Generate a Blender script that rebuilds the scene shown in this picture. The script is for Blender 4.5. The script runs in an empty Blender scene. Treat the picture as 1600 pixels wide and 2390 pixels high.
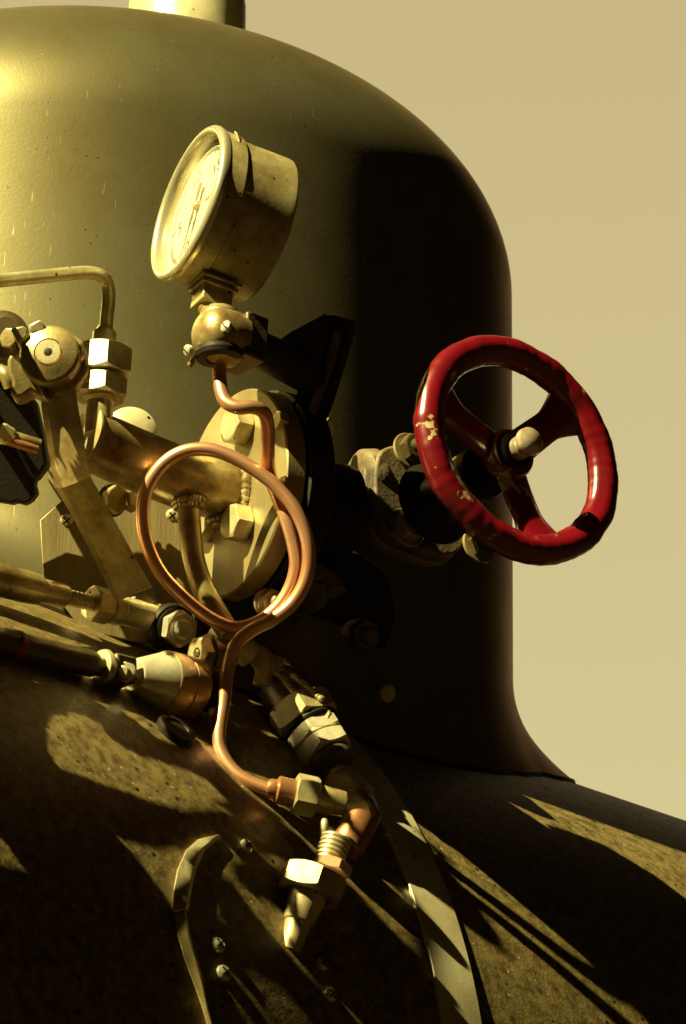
import bpy, math, random
from mathutils import Vector, Matrix, noise
random.seed(7)
sc = bpy.context.scene
S = 0.0004                     # metres per photo pixel at the reference plane
D = 6.0                        # camera to reference plane
TH = math.radians(23.34)       # the camera looks up
PS = math.radians(42.45)       # heading of the boiler axis
RX = Vector((1, 0, 0)); UY = Vector((0, -math.sin(TH), math.cos(TH))); ZC = Vector((0, -math.cos(TH), -math.sin(TH)))
C0 = Vector((0, 0, 2.6)); CAMP = C0 + ZC * D
WUP = Vector((0, 0, 1))

# ------------------------------------------------------------------ camera
cd = bpy.data.cameras.new('camera'); cam = bpy.data.objects.new('camera', cd); sc.collection.objects.link(cam)
cam.location = CAMP; cam.rotation_euler = (math.radians(90) + TH, 0, 0)
cd.sensor_fit = 'VERTICAL'; cd.sensor_height = 24; cd.lens = 24 / (2390 * S / D)
cd.clip_start = 0.1; cd.clip_end = 500
cd.dof.use_dof = True; cd.dof.focus_distance = D - 0.02; cd.dof.aperture_fstop = 11.0
sc.camera = cam
# ------------------------------------------------------------------ sky and sun
SUN_AZ = math.radians(49.5)      # to the left of the direction back to the camera
SUN_EL = math.radians(42)
LDIR = Vector((-math.sin(SUN_AZ) * math.cos(SUN_EL), -math.cos(SUN_AZ) * math.cos(SUN_EL), math.sin(SUN_EL)))
w = bpy.data.worlds.new('World'); sc.world = w; w.use_nodes = True
nt = w.node_tree; N = nt.nodes; L = nt.links
bg = N['Background']; bg.inputs[1].default_value = 1.0
sky = N.new('ShaderNodeTexSky'); sky.sky_type = 'NISHITA'; sky.sun_disc = False
sky.sun_elevation = SUN_EL; sky.sun_rotation = math.atan2(LDIR.x, LDIR.y)
bw = N.new('ShaderNodeRGBToBW'); L.new(sky.outputs[0], bw.inputs[0])
tint = N.new('ShaderNodeVectorMath'); tint.operation = 'SCALE'; tint.inputs[0].default_value = (0.0006, 0.00046, 0.00018)
L.new(bw.outputs[0], tint.inputs['Scale'])
tc = N.new('ShaderNodeTexCoord'); sep = N.new('ShaderNodeSeparateXYZ'); L.new(tc.outputs['Generated'], sep.inputs[0])
elev = N.new('ShaderNodeValToRGB'); L.new(sep.outputs['Z'], elev.inputs[0])
cr = elev.color_ramp; cr.elements[0].position = 0.0; cr.elements[0].color = (0, 0, 0, 1)
cr.elements[1].position = 1.0; cr.elements[1].color = (.05, .035, .015, 1)
for p, c in ((.03, (.66, .60, .31)), (.29, (.67, .60, .30)), (.335, (.67, .585, .29)), (.50, (.555, .435, .21)), (.62, (.25, .19, .09))):
    e = cr.elements.new(p); e.color = (*c, 1)
ahead = N.new('ShaderNodeMapRange'); ahead.interpolation_type = 'SMOOTHSTEP'
ahead.inputs['From Min'].default_value = 0.86; ahead.inputs['From Max'].default_value = 0.985
flat = N.new('ShaderNodeVectorMath'); flat.operation = 'MULTIPLY'; flat.inputs[1].default_value = (1, 1, 0); L.new(tc.outputs['Generated'], flat.inputs[0])
nrm = N.new('ShaderNodeVectorMath'); nrm.operation = 'NORMALIZE'; L.new(flat.outputs[0], nrm.inputs[0])
sep2 = N.new('ShaderNodeSeparateXYZ'); L.new(nrm.outputs[0], sep2.inputs[0]); L.new(sep2.outputs['Y'], ahead.inputs['Value'])
mul = N.new('ShaderNodeVectorMath'); mul.operation = 'SCALE'
L.new(elev.outputs[0], mul.inputs[0]); half = N.new('ShaderNodeMath'); half.operation = 'MULTIPLY'; half.inputs[1].default_value = 0.322
L.new(ahead.outputs[0], half.inputs[0]); L.new(half.outputs[0], mul.inputs['Scale'])
add = N.new('ShaderNodeVectorMath'); add.operation = 'ADD'
L.new(mul.outputs[0], add.inputs[0]); L.new(tint.outputs[0], add.inputs[1])
gnd = N.new('ShaderNodeMapRange'); gnd.inputs['From Min'].default_value = 0.02; gnd.inputs['From Max'].default_value = -0.12; L.new(sep.outputs['Z'], gnd.inputs['Value'])
gcl = N.new('ShaderNodeVectorMath'); gcl.operation = 'SCALE'; gcl.inputs[0].default_value = (.018, .0105, .0024); L.new(gnd.outputs[0], gcl.inputs['Scale'])   # sunlit ballast
add2 = N.new('ShaderNodeVectorMath'); add2.operation = 'ADD'; L.new(add.outputs[0], add2.inputs[0]); L.new(gcl.outputs[0], add2.inputs[1]); L.new(add2.outputs[0], bg.inputs[0])
sl = bpy.data.lights.new('sun', 'SUN'); sl.energy = 5.0; sl.angle = math.radians(0.5); sl.color = (1.0, .90, .40)
so = bpy.data.objects.new('sun', sl); sc.collection.objects.link(so)
so.rotation_euler = LDIR.to_track_quat('Z', 'Y').to_euler(); so.location = (-3, -3, 6)
sc.view_settings.view_transform = 'Standard'; sc.view_settings.look = 'None'
sc.view_settings.exposure = 1.65; sc.view_settings.gamma = 1.0; sc.view_settings.use_curve_mapping = False
try: sc.cycles.max_bounces = 6
except Exception: pass

# ------------------------------------------------------------------ places
def P(x, y, d=0):
    k = (D - d * S) / D
    return C0 + (RX * ((x - 800) * S) + UY * ((1195 - y) * S)) * k + ZC * (d * S)
def V(x, y, z): return RX * x + UY * y + ZC * z          # direction: right, up, towards the viewer
def nv(x, y, z): return V(x, y, z).normalized()
A = Vector((math.cos(PS), math.sin(PS), 0)); T = Vector((A.y, -A.x, 0))   # along the boiler, out of its side
DAX = P(110, 1000, -1000)                                 # a point of the dome's axis
DROP = 2244.5 * S; BR = 1560 * S; BC = DAX - WUP * DROP
H0, HD, DR = 385, 592, 1100
DC = DAX + Vector((62 * S, 70 * S, 0))     # the dome's own axis
def boil(x, y, rad=None):
    rad = rad or BR
    o = CAMP - BC; d = (P(x, y) - CAMP).normalized()
    dp = d - A * d.dot(A); op = o - A * o.dot(A)
    a = dp.dot(dp); b = 2 * dp.dot(op); c = op.dot(op) - rad * rad; q = b * b - 4 * a * c
    if q < 0: return None
    l = (-b - math.sqrt(q)) / 2 / a
    return (CAMP + d * l - C0).dot(ZC) / S
def dome(x, y):
    d = (P(x, y) - CAMP).normalized(); l = 5.3
    while l < 7.3:
        wv = (CAMP + d * l - DC) / S
        if -1250 < wv.z < H0 + HD:
            R = DR * math.sqrt(max(0, 1 - max(0, (wv.z - H0) / HD) ** 2))
            if math.hypot(wv.x, wv.y) < R: return (CAMP + d * l - C0).dot(ZC) / S
        l += .003
    return None
def surf(x, y):
    v = [q for q in (boil(x, y), dome(x, y) if y < 1800 else None) if q is not None]
    return max(v) if v else -200
def PB(x, y, o=0): return P(x, y, (boil(x, y) if boil(x, y) is not None else surf(x, y)) + o)
def cylp(s, alpha, r):      # point of the boiler: along the axis, angle from the top, radius (photo pixels)
    return BC + A * (s * S) + (WUP * math.cos(alpha) + T * math.sin(alpha)) * (r * S)
def z1(x, y): return 300 + x / 2.8, 250 + y / 2.8
def z2(x, y): return x / 3.2533, 580 + y / 3.2533
def z3(x, y): return 280 + x / 2.7034, 860 + y / 2.7034
def z4(x, y): return 700 + x / 2.0103, 740 + y / 2.0103
def zA(x, y): return x / 2.6133, 1200 + y / 2.6133
def zB(x, y): return 400 + x / 2.6133, 1400 + y / 2.6133
def zC(x, y): return x / 1.7422, 1800 + y / 1.7422
def zD(x, y): return 700 + x / 1.7422, 1400 + y / 1.7422
def zE(x, y): return x / 4.684, 720 + y / 4.684
def zF(x, y): return 600 + x / 3.92, 720 + y / 3.92
def zG(x, y): return 600 + x / 3.92, 1250 + y / 3.92
def zH(x, y): return 340 + x / 3.0154, 1380 + y / 3.0154

# ------------------------------------------------------------------ materials
def material(name, col, metal=0.0, rough=.45, bump=.2, bscale=400, var=.35, vscale=18, col2=None, speck=0.0, sscale=220,
             speck_col=(.01, .008, .005), light_speck=0.0, coat=0.0, spec=.5, grain=None, stint=(1, 1, 1), lmap=None):
    m = bpy.data.materials.new(name); m.use_nodes = True
    t = m.node_tree; n = t.nodes; k = t.links; b = n['Principled BSDF']
    b.inputs['Metallic'].default_value = metal
    b.inputs['Coat Weight'].default_value = coat; b.inputs['Coat Roughness'].default_value = .25
    b.inputs['Specular IOR Level'].default_value = spec; b.inputs['Specular Tint'].default_value = (*stint, 1)
    co = n.new('ShaderNodeTexCoord'); mp = n.new('ShaderNodeMapping'); k.new(co.outputs['Object'], mp.inputs[0])
    if grain: mp.inputs['Scale'].default_value = grain
    n1 = n.new('ShaderNodeTexNoise'); n1.inputs['Scale'].default_value = vscale; n1.inputs['Detail'].default_value = 8
    n1.inputs['Roughness'].default_value = .65; k.new(mp.outputs[0], n1.inputs[0])
    r1 = n.new('ShaderNodeMapRange'); r1.inputs['From Min'].default_value = .36; r1.inputs['From Max'].default_value = .66
    k.new(n1.outputs[0], r1.inputs['Value'])
    mx = n.new('ShaderNodeMix'); mx.data_type = 'RGBA'
    c2 = col2 or tuple(c * (1 - var) for c in col)
    mx.inputs['A'].default_value = (*col, 1); mx.inputs['B'].default_value = (*c2, 1); k.new(r1.outputs[0], mx.inputs['Factor'])
    out = mx.outputs['Result']
    if speck:
        v = n.new('ShaderNodeTexVoronoi'); v.inputs['Scale'].default_value = sscale; v.inputs['Randomness'].default_value = 1; k.new(co.outputs['Object'], v.inputs[0])
        sp_ = n.new('ShaderNodeSeparateColor'); k.new(v.outputs['Color'], sp_.inputs[0])
        pw_ = n.new('ShaderNodeMath'); pw_.operation = 'POWER'; pw_.inputs[1].default_value = 5; k.new(sp_.outputs[0], pw_.inputs[0])
        th_ = n.new('ShaderNodeMath'); th_.operation = 'MULTIPLY'; th_.inputs[1].default_value = .15 + speck * .35; k.new(pw_.outputs[0], th_.inputs[0])
        di_ = n.new('ShaderNodeMath'); di_.operation = 'SUBTRACT'; k.new(th_.outputs[0], di_.inputs[0]); k.new(v.outputs['Distance'], di_.inputs[1])
        r = n.new('ShaderNodeMapRange'); r.inputs['From Min'].default_value = 0; r.inputs['From Max'].default_value = .06
        k.new(di_.outputs[0], r.inputs['Value'])
        m2 = n.new('ShaderNodeMix'); m2.data_type = 'RGBA'; k.new(out, m2.inputs['A']); m2.inputs['B'].default_value = (*speck_col, 1)
        k.new(r.outputs[0], m2.inputs['Factor']); out = m2.outputs['Result']
    if light_speck:
        v = n.new('ShaderNodeTexNoise'); v.inputs['Scale'].default_value = sscale * 1.7; v.inputs['Detail'].default_value = 2
        mo = n.new('ShaderNodeMapping'); mo.inputs['Location'].default_value = (3.1, 5.2, 1.7)
        if lmap: mo.inputs['Scale'].default_value = lmap; mo.inputs['Rotation'].default_value = (.4, .5, .2)
        k.new(co.outputs['Object'], mo.inputs[0]); k.new(mo.outputs[0], v.inputs[0])
        r = n.new('ShaderNodeMapRange'); r.inputs['From Min'].default_value = .76 - light_speck * .1; r.inputs['From Max'].default_value = .79 - light_speck * .1
        k.new(v.outputs[0], r.inputs['Value'])
        m2 = n.new('ShaderNodeMix'); m2.data_type = 'RGBA'; k.new(out, m2.inputs['A']); m2.inputs['B'].default_value = (.5, .45, .3, 1)
        k.new(r.outputs[0], m2.inputs['Factor']); out = m2.outputs['Result']
    k.new(out, b.inputs['Base Color'])
    rr = n.new('ShaderNodeMapRange'); rr.inputs['To Min'].default_value = max(.05, rough - .1); rr.inputs['To Max'].default_value = rough + .12
    k.new(n1.outputs[0], rr.inputs['Value']); k.new(rr.outputs[0], b.inputs['Roughness'])
    if bump:
        n2 = n.new('ShaderNodeTexNoise'); n2.inputs['Scale'].default_value = bscale; n2.inputs['Detail'].default_value = 4; k.new(mp.outputs[0], n2.inputs[0])
        bp = n.new('ShaderNodeBump'); bp.inputs['Strength'].default_value = bump; bp.inputs['Distance'].default_value = .0006
        k.new(n2.outputs[0], bp.inputs['Height']); k.new(bp.outputs[0], b.inputs['Normal'])
    return m
M = {}
M['dome'] = material('dome_paint', (.30, .265, .145), .84, .385, .14, 320, .35, 7, (.19, .155, .072), speck=.12, sscale=190, light_speck=.35, spec=.4, stint=(1, .66, .55), lmap=(1.4, 1.4, .10))
M['boiler'] = material('boiler_paint', (.21, .16, .06), .05, .46, .6, 330, .5, 95, (.06, .038, .014), speck=.6, sscale=120, light_speck=.45, spec=.5, stint=(1, .66, .55))
M['band'] = material('band_metal', (.74, .66, .42), .3, .36, .15, 300, .3, 10, (.38, .31, .17), speck=.4, sscale=120)
M['steel'] = material('worn_steel', (.66, .58, .34), .5, .36, .3, 500, .45, 24, (.30, .22, .09), speck=.2, sscale=90)
M['olive'] = material('brassy_steel', (.50, .40, .18), .5, .36, .35, 450, .5, 26, (.15, .085, .022), speck=.25, sscale=80)
M['bright'] = material('bright_steel', (.78, .71, .50), .5, .27, .15, 500, .45, 40)
M['flange'] = material('machined_steel', (.44, .37, .19), .5, .36, .35, 900, .25, 11, (.24, .18, .08), grain=(1, 1, .12))
M['black'] = material('black_steel', (.015, .011, .005), .1, .55, .6, 300, .5, 25, (.010, .006, .003), speck=.3, spec=.25)
M['cast'] = material('cast_iron', (.17, .125, .06), .1, .6, 1.0, 260, .5, 25, (.045, .028, .012), speck=.5, sscale=200, light_speck=.15)
M['dull'] = material('dull_steel', (.14, .10, .045), .4, .45, .4, 350, .5, 25, (.05, .033, .015))
M['copper'] = material('copper', (.76, .45, .28), .75, .33, .06, 500, .2, 16, (.66, .27, .13))
M['copper_dull'] = material('dull_copper', (.46, .22, .10), .65, .36, .2, 400, .4, 20, (.30, .12, .05))
M['gauge'] = material('gauge_case', (.50, .42, .20), .35, .42, .15, 420, .5, 34, (.22, .15, .05), speck=.45, sscale=170)
M['bezel'] = material('gauge_bezel', (.80, .73, .48), .7, .24, .05, 400, .2, 15)
M['dial'] = material('dial_white', (.46, .43, .33), 0, .5, 0, 400, .06, 10)
M['ink'] = material('ink', (.05, .035, .012), 0, .5, 0)
M['brass'] = material('brass', (.66, .48, .24), .6, .34, .12, 400, .4, 20, (.42, .22, .09))
M['red'] = None
M['chrome'] = material('spindle_metal', (.72, .64, .48), .45, .22, .1, 300, .4, 30, (.35, .25, .15))
M['plate'] = material('brushed_plate', (.24, .19, .09), .55, .42, .5, 500, .5, 20, (.12, .08, .03), light_speck=.2, grain=(1, 1, .1))
M['redmark'] = material('red_mark', (.35, .02, .03), 0, .5, .1)
# red enamel with chips
m = material('red_enamel', (.16, .0025, .007), 0, .26, .35, 80, .4, 30, (.10, .002, .005), coat=.6)
t = m.node_tree; b = t.nodes['Principled BSDF']; src = b.inputs['Base Color'].links[0].from_socket
co = t.nodes.new('ShaderNodeTexCoord'); v = t.nodes.new('ShaderNodeTexNoise'); v.inputs['Scale'].default_value = 34; v.inputs['Detail'].default_value = 7; v.inputs['Roughness'].default_value = .62
t.links.new(co.outputs['Object'], v.inputs[0])
r = t.nodes.new('ShaderNodeMapRange'); r.inputs['From Min'].default_value = .638; r.inputs['From Max'].default_value = .646
t.links.new(v.outputs[0], r.inputs['Value']); mx = t.nodes.new('ShaderNodeMix'); mx.data_type = 'RGBA'
t.links.new(src, mx.inputs['A']); mx.inputs['B'].default_value = (.38, .31, .15, 1); t.links.new(r.outputs[0], mx.inputs['Factor']); t.links.new(mx.outputs['Result'], b.inputs['Base Color'])
M['red'] = m
g = bpy.data.materials.new('gauge_glass'); g.use_nodes = True; t = g.node_tree; t.nodes.remove(t.nodes['Principled BSDF'])
tr = t.nodes.new('ShaderNodeBsdfTransparent'); gl = t.nodes.new('ShaderNodeBsdfGlossy'); gl.inputs['Roughness'].default_value = .05
lw0 = t.nodes.new('ShaderNodeLayerWeight'); pw = t.nodes.new('ShaderNodeMath'); pw.operation = 'POWER'; pw.inputs[1].default_value = 3; t.links.new(lw0.outputs['Facing'], pw.inputs[0])
lw = t.nodes.new('ShaderNodeMath'); lw.operation = 'MULTIPLY'; lw.inputs[1].default_value = .22; t.links.new(pw.outputs[0], lw.inputs[0]); ms = t.nodes.new('ShaderNodeMixShader')
t.links.new(lw.outputs[0], ms.inputs[0]); t.links.new(tr.outputs[0], ms.inputs[1]); t.links.new(gl.outputs[0], ms.inputs[2])
t.links.new(ms.outputs[0], t.nodes['Material Output'].inputs[0]); M['glass'] = g

# ------------------------------------------------------------------ mesh building
class MB:
    def __init__(s): s.v = []; s.f = []
    def add(s, vs, fs):
        o = len(s.v); s.v += [Vector(q) for q in vs]; s.f += [tuple(o + i for i in f) for f in fs]; return s
    def build(s, name, mat, parent=None, sharp=32, bevel=0, label=None, origin=None):
        og = parent.matrix_basis.translation.copy() if parent is not None and 'wpos' not in parent else (Vector(parent['wpos']) if parent is not None else (origin or s.v[0]))
        if parent is not None: og = Vector(parent['wpos'])
        me = bpy.data.meshes.new(name); me.from_pydata([q - og for q in s.v], [], s.f); me.validate()
        import bmesh
        bm = bmesh.new(); bm.from_mesh(me); bmesh.ops.recalc_face_normals(bm, faces=bm.faces); bm.to_mesh(me); bm.free()
        me.materials.append(M[mat]); me.shade_smooth(); me.set_sharp_from_angle(angle=math.radians(sharp))
        o = bpy.data.objects.new(name, me); sc.collection.objects.link(o)
        if parent is not None: o.parent = parent
        else: o.location = og
        o['wpos'] = tuple(og)
        if label: o['label'] = label
        if bevel:
            md = o.modifiers.new('bevel', 'BEVEL'); md.width = bevel * S; md.segments = 2; md.limit_method = 'ANGLE'; md.angle_limit = math.radians(35)
        return o
def frame(ax, up=None):
    ax = ax.normalized(); up = up or WUP
    if abs(ax.dot(up)) > .97: up = RX
    e1 = (up - ax * up.dot(ax)).normalized(); return ax, e1, ax.cross(e1)
def lathe(m, c, ax, prof, seg=40, up=None, cap=True, jit=0):
    ax, e1, e2 = frame(ax, up); vs = []; fs = []; n = len(prof)
    for (h, r) in prof:
        for i in range(seg):
            a = 2 * math.pi * i / seg
            rr = r * (1 + jit * noise.noise(Vector((math.cos(a) * 2, math.sin(a) * 2, h * .02))))
            vs.append(c + ax * (h * S) + (e1 * math.cos(a) + e2 * math.sin(a)) * (rr * S))
    for j in range(n - 1):
        for i in range(seg):
            k = (i + 1) % seg; fs.append((j * seg + i, j * seg + k, (j + 1) * seg + k, (j + 1) * seg + i))
    if cap: fs.append(tuple(range(seg))[::-1]); fs.append(tuple(range((n - 1) * seg, n * seg)))
    return m.add(vs, fs)
def hexn(m, c, ax, R, h, rot=0.0, up=None, hole=0, dome_=.0):
    """hexagonal prism from c along ax, chamfered at both ends like a real nut"""
    ax, e1, e2 = frame(ax, up); seg = 48; rin = R * math.cos(math.pi / 6); vs = []; fs = []
    def hr(a): b = (a % (math.pi / 3)) - math.pi / 6; return rin / math.cos(b)
    rings = []
    def ring(fn):
        rings.append(len(vs))
        for i in range(seg):
            a = 2 * math.pi * i / seg; r, z = fn(a); q = a + rot
            vs.append(c + ax * (z * S) + (e1 * math.cos(q) + e2 * math.sin(q)) * (r * S))
    ring(lambda a: (rin * .96, 0)); ring(lambda a: (hr(a), .55 * (hr(a) - rin * .96)))
    ring(lambda a: (hr(a), h - .55 * (hr(a) - rin * .96))); ring(lambda a: (rin * .95, h))
    if hole: ring(lambda a: (hole, h)); ring(lambda a: (hole, h * .4))
    for j in range(len(rings) - 1):
        for i in range(seg):
            k = (i + 1) % seg; fs.append((rings[j] + i, rings[j] + k, rings[j + 1] + k, rings[j + 1] + i))
    fs.append(tuple(range(seg))[::-1]); fs.append(tuple(range(rings[-1], rings[-1] + seg)))
    return m.add(vs, fs)
def spline(pts, sub=8):
    out = []; n = len(pts)
    for i in range(n - 1):
        p0 = pts[max(i - 1, 0)]; p1 = pts[i]; p2 = pts[i + 1]; p3 = pts[min(i + 2, n - 1)]
        for k in range(sub):
            u = k / sub
            out.append(.5 * ((2 * p1) + (p2 - p0) * u + (2 * p0 - 5 * p1 + 4 * p2 - p3) * u * u + (3 * p1 - p0 - 3 * p2 + p3) * u ** 3))
    out.append(pts[-1]); return out
def tube(m, pts, r, seg=20, smooth=8, rads=None):
    pts = spline(pts, smooth) if smooth else pts
    n = len(pts); t0 = (pts[1] - pts[0]).normalized(); _, e1, e2 = frame(t0); vs = []; fs = []
    for i, p in enumerate(pts):
        tg = (pts[min(i + 1, n - 1)] - pts[max(i - 1, 0)]).normalized()
        e1 = (e1 - tg * e1.dot(tg)).normalized(); e2 = tg.cross(e1)
        rr = r if rads is None else rads(i / (n - 1))
        for k in range(seg):
            a = 2 * math.pi * k / seg; vs.append(p + (e1 * math.cos(a) + e2 * math.sin(a)) * (rr * S))
    for i in range(n - 1):
        for k in range(seg):
            q = (k + 1) % seg; fs.append((i * seg + k, i * seg + q, (i + 1) * seg + q, (i + 1) * seg + k))
    fs.append(tuple(range(seg))[::-1]); fs.append(tuple(range((n - 1) * seg, n * seg)))
    return m.add(vs, fs)
def slab(m, pts, tv):
    """closed outline (world points) thickened by the vector tv"""
    n = len(pts); vs = list(pts) + [p + tv for p in pts]
    fs = [tuple(range(n)), tuple(range(n, 2 * n))[::-1]] + [(i, (i + 1) % n, n + (i + 1) % n, n + i) for i in range(n)]
    return m.add(vs, fs)
def ribbon(m, L_, R_, tv):
    """strip between two polylines, thickened"""
    n = len(L_); vs = L_ + R_ + [p + tv for p in L_] + [p + tv for p in R_]; fs = []
    for i in range(n - 1):
        fs += [(i, i + 1, n + i + 1, n + i), (2 * n + i, 3 * n + i, 3 * n + i + 1, 2 * n + i + 1),
               (i, 2 * n + i, 2 * n + i + 1, i + 1), (n + i, n + i + 1, 3 * n + i + 1, 3 * n + i)]
    fs += [(0, n, 3 * n, 2 * n), (n - 1, 3 * n - 1, 4 * n - 1, 2 * n - 1)]
    return m.add(vs, fs)
def box(m, c, x, y, z):
    vs = [c + x * i + y * j + z * k for i in (-1, 1) for j in (-1, 1) for k in (-1, 1)]
    return m.add(vs, [(0, 1, 3, 2), (4, 6, 7, 5), (0, 4, 5, 1), (2, 3, 7, 6), (0, 2, 6, 4), (1, 5, 7, 3)])
def thing(name, label, cat, loc, group=None):
    o = bpy.data.objects.new(name, None); sc.collection.objects.link(o); o.location = loc; o['wpos'] = tuple(loc)
    o.empty_display_size = .02; o['label'] = label; o['category'] = cat
    if group: o['group'] = group
    return o
def tag(o, label, cat, group=None):
    o['label'] = label; o['category'] = cat
    if group: o['group'] = group
    return o
def rounded(prof): return prof

# ================================================================== the dome
def rflange(phi):
    a = abs((math.degrees(phi) + 42.45 + 180) % 360 - 180); a = min(a, 180 - a)
    tab = [(0, 1290), (38, 1245), (49, 1165), (60, 1135), (70, 1120), (78, 1114), (90, 1112)]
    for (a0, r0), (a1, r1) in zip(tab, tab[1:]):
        if a <= a1: return r0 + (r1 - r0) * (a - a0) / (a1 - a0)
    return 1112
def hbase(phi, r):
    wv = Vector((math.cos(phi), -math.sin(phi), 0)) * r
    t_ = (wv + Vector((62, 70, 0))).dot(T); return math.sqrt(max(0, 1560 ** 2 - t_ ** 2)) - 2244.5
t = thing('steam_dome', 'large domed steam dome in worn dark paint, filling the upper left', 'steam dome', DAX)
m = MB(); seg = 160; rows = 70
vs = []; fs = []
for j in range(rows + 1):
    for i in range(seg):
        phi = 2 * math.pi * i / seg; rf = rflange(phi); hb = hbase(phi, rf) + 6; ht = hb + 255
        if j <= 16:
            q = j / 16; r = 1092 + (rf - 1092) * (1 - q) ** 2.0; h = hb + 255 * q
        elif j <= 30:
            q = (j - 16) / 14; h = ht + (H0 - ht) * q; r = 1092 + (DR - 1092) * q
        else:
            q = (j - 30) / (rows - 30) * math.pi / 2; r = DR * math.cos(q) ** .93; h = H0 + HD * math.sin(q)
            if j == rows: r = .5
        vs.append(DC + Vector((math.cos(phi) * r, -math.sin(phi) * r, h)) * S)
for j in range(rows):
    for i in range(seg):
        k = (i + 1) % seg; fs.append((j * seg + i, j * seg + k, (j + 1) * seg + k, (j + 1) * seg + i))
m.add(vs, fs); m.build('shell', 'dome', t, sharp=80)
m = MB(); vs = []; fs = []
for (dr, dh) in ((-60, 12), (3, 10), (7, -2), (-60, -6)):
    for i in range(seg):
        phi = 2 * math.pi * i / seg; rf = rflange(phi) + dr + 6 * noise.noise(Vector((phi * 14, 0, 0))) + 3 * noise.noise(Vector((phi * 60, 3, 0))); hb = hbase(phi, rf)
        vs.append(DC + Vector((math.cos(phi) * rf, -math.sin(phi) * rf, hb + dh)) * S)
for j in range(4):
    for i in range(seg):
        k = (i + 1) % seg; jj = (j + 1) % 4; fs.append((j * seg + i, j * seg + k, jj * seg + k, jj * seg + i))
m.add(vs, fs); m.build('base_flange', 'black', t, sharp=40)
# safety valve on the crown
c = DAX + RX * (337 * S) + WUP * (900 * S)
m = MB(); lathe(m, c, WUP, [(0, 150), (8, 150), (285, 150), (305, 147), (325, 138), (341, 122), (349, 90), (351, 20)], 64)
o = m.build('safety_valve', 'band', origin=c); tag(o, 'smooth brass cylinder cap standing on top of the dome', 'valve cap')

# ================================================================== the boiler
t = thing('boiler', 'dark speckled boiler barrel curving away to the right below the dome', 'boiler', BC)
m = MB(); vs = []; fs = []; ss = [-1700 + i * 60 for i in range(75)]; na = 128
for s in ss:
    for i in range(na): vs.append(cylp(s, 2 * math.pi * i / na, 1560))
for j in range(len(ss) - 1):
    for i in range(na):
        k = (i + 1) % na; fs.append((j * na + i, j * na + k, (j + 1) * na + k, (j + 1) * na + i))
fs.append(tuple(range(na))); fs.append(tuple(range((len(ss) - 1) * na, len(ss) * na)))
m.add(vs, fs); m.build('barrel', 'boiler', t, sharp=40)
def hoop(m, s0, s1, a0, a1, r0, r1, n=60, sk=None):
    vs = []; fs = []
    for i in range(n + 1):
        al = a0 + (a1 - a0) * i / n; e = sk(al) if sk else 0
        for s, r in ((s0, r0), (s0, r1), (s1, r1), (s1, r0)): vs.append(cylp(s + e, al, r))
    for i in range(n):
        for k in range(4): fs.append((i * 4 + k, i * 4 + (k + 1) % 4, i * 4 + 4 + (k + 1) % 4, i * 4 + 4 + k))
    fs += [(0, 1, 2, 3), (4 * n, 4 * n + 3, 4 * n + 2, 4 * n + 1)]
    return m.add(vs, fs)
r_ = math.radians
m = MB(); hoop(m, -118, 6, r_(44), r_(175), 1555, 1568); m.build('boiler_band', 'band', t, sharp=40, bevel=1.5)
m = MB(); hoop(m, -128, -116, r_(50), r_(61), 1555, 1571); m.build('band_clip', 'bright', t, sharp=40)

# ================================================================== pressure gauge
gn = nv(-.889, .324, .325)
gc = P(441, 473, 620)
gu = (WUP - gn * WUP.dot(gn)).normalized(); gr = gu.cross(gn)
t = thing('pressure_gauge', 'round silver pressure gauge with a white dial, standing on the round junction', 'pressure gauge', gc)
m = MB(); lathe(m, gc, gn, [(-196, 20), (-198, 150), (-195, 162), (-186, 171), (-176, 172), (-66, 172), (-62, 173), (-58, 178), (-16, 180), (-14, 180), (-14, 176), (-40, 176), (-40, 20)], 96)
m.build('case', 'gauge', t)
m = MB(); lathe(m, gc, gn, [(-14, 182), (-4, 185), (2, 184), (7, 180), (9, 174), (7, 168), (1, 163), (-14, 161), (-34, 160), (-34, 176), (-14, 178)], 96, cap=False)
m.build('bezel', 'bezel', t, sharp=60)
m = MB(); lathe(m, gc, gn, [(-36, 1), (-36, 160), (-24, 160), (-24, 1)], 96); dial = m.build('dial', 'dial', t)
m = MB(); lathe(m, gc, gn, [(-9, .5), (-9, 161), (-6, 161), (-6, .5)], 64); m.build('glass', 'glass', t)
def dp(ang, r, h=-23.5): a = math.radians(ang); return gc + gn * (h * S) + (gu * math.cos(a) + gr * math.sin(a)) * (r * S)
m = MB()
for i in range(0, 101):
    v_ = i / 5; an = 190 + 14.6 * v_
    if an > 190 + 14.6 * 20: break
    big = i % 25 == 0; l = 120 if big else (128 if i % 5 == 0 else 133); wd = 2.4 if big else 1.4
    q = math.degrees(wd / 135)
    slab(m, [dp(an - q, l, -23.8), dp(an + q, l, -23.8), dp(an + q, 143, -23.8), dp(an - q, 143, -23.8)], gn * (.5 * S))
m.build('scale_marks', 'ink', dial)
def text(body, pos, xd, yd, size, name, mat, parent):
    c_ = bpy.data.curves.new(name, 'FONT'); c_.body = body; c_.size = size * S; c_.align_x = 'CENTER'; c_.align_y = 'CENTER'; c_.extrude = .3 * S
    tmp = bpy.data.objects.new(name, c_); me = bpy.data.meshes.new_from_object(tmp); bpy.data.objects.remove(tmp)
    o = bpy.data.objects.new(name, me); sc.collection.objects.link(o)
    xd = xd.normalized(); zd = xd.cross(yd).normalized(); yd = zd.cross(xd)
    mt = Matrix((xd, yd, zd)).transposed().to_4x4(); mt.translation = pos - Vector(parent['wpos'])
    o.matrix_local = mt; me.materials.clear(); me.materials.append(M[mat]); o.parent = parent; o['wpos'] = tuple(pos); return o
ux = gu * .26 + gr * .97; uy = gu * .97 - gr * .26
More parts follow.
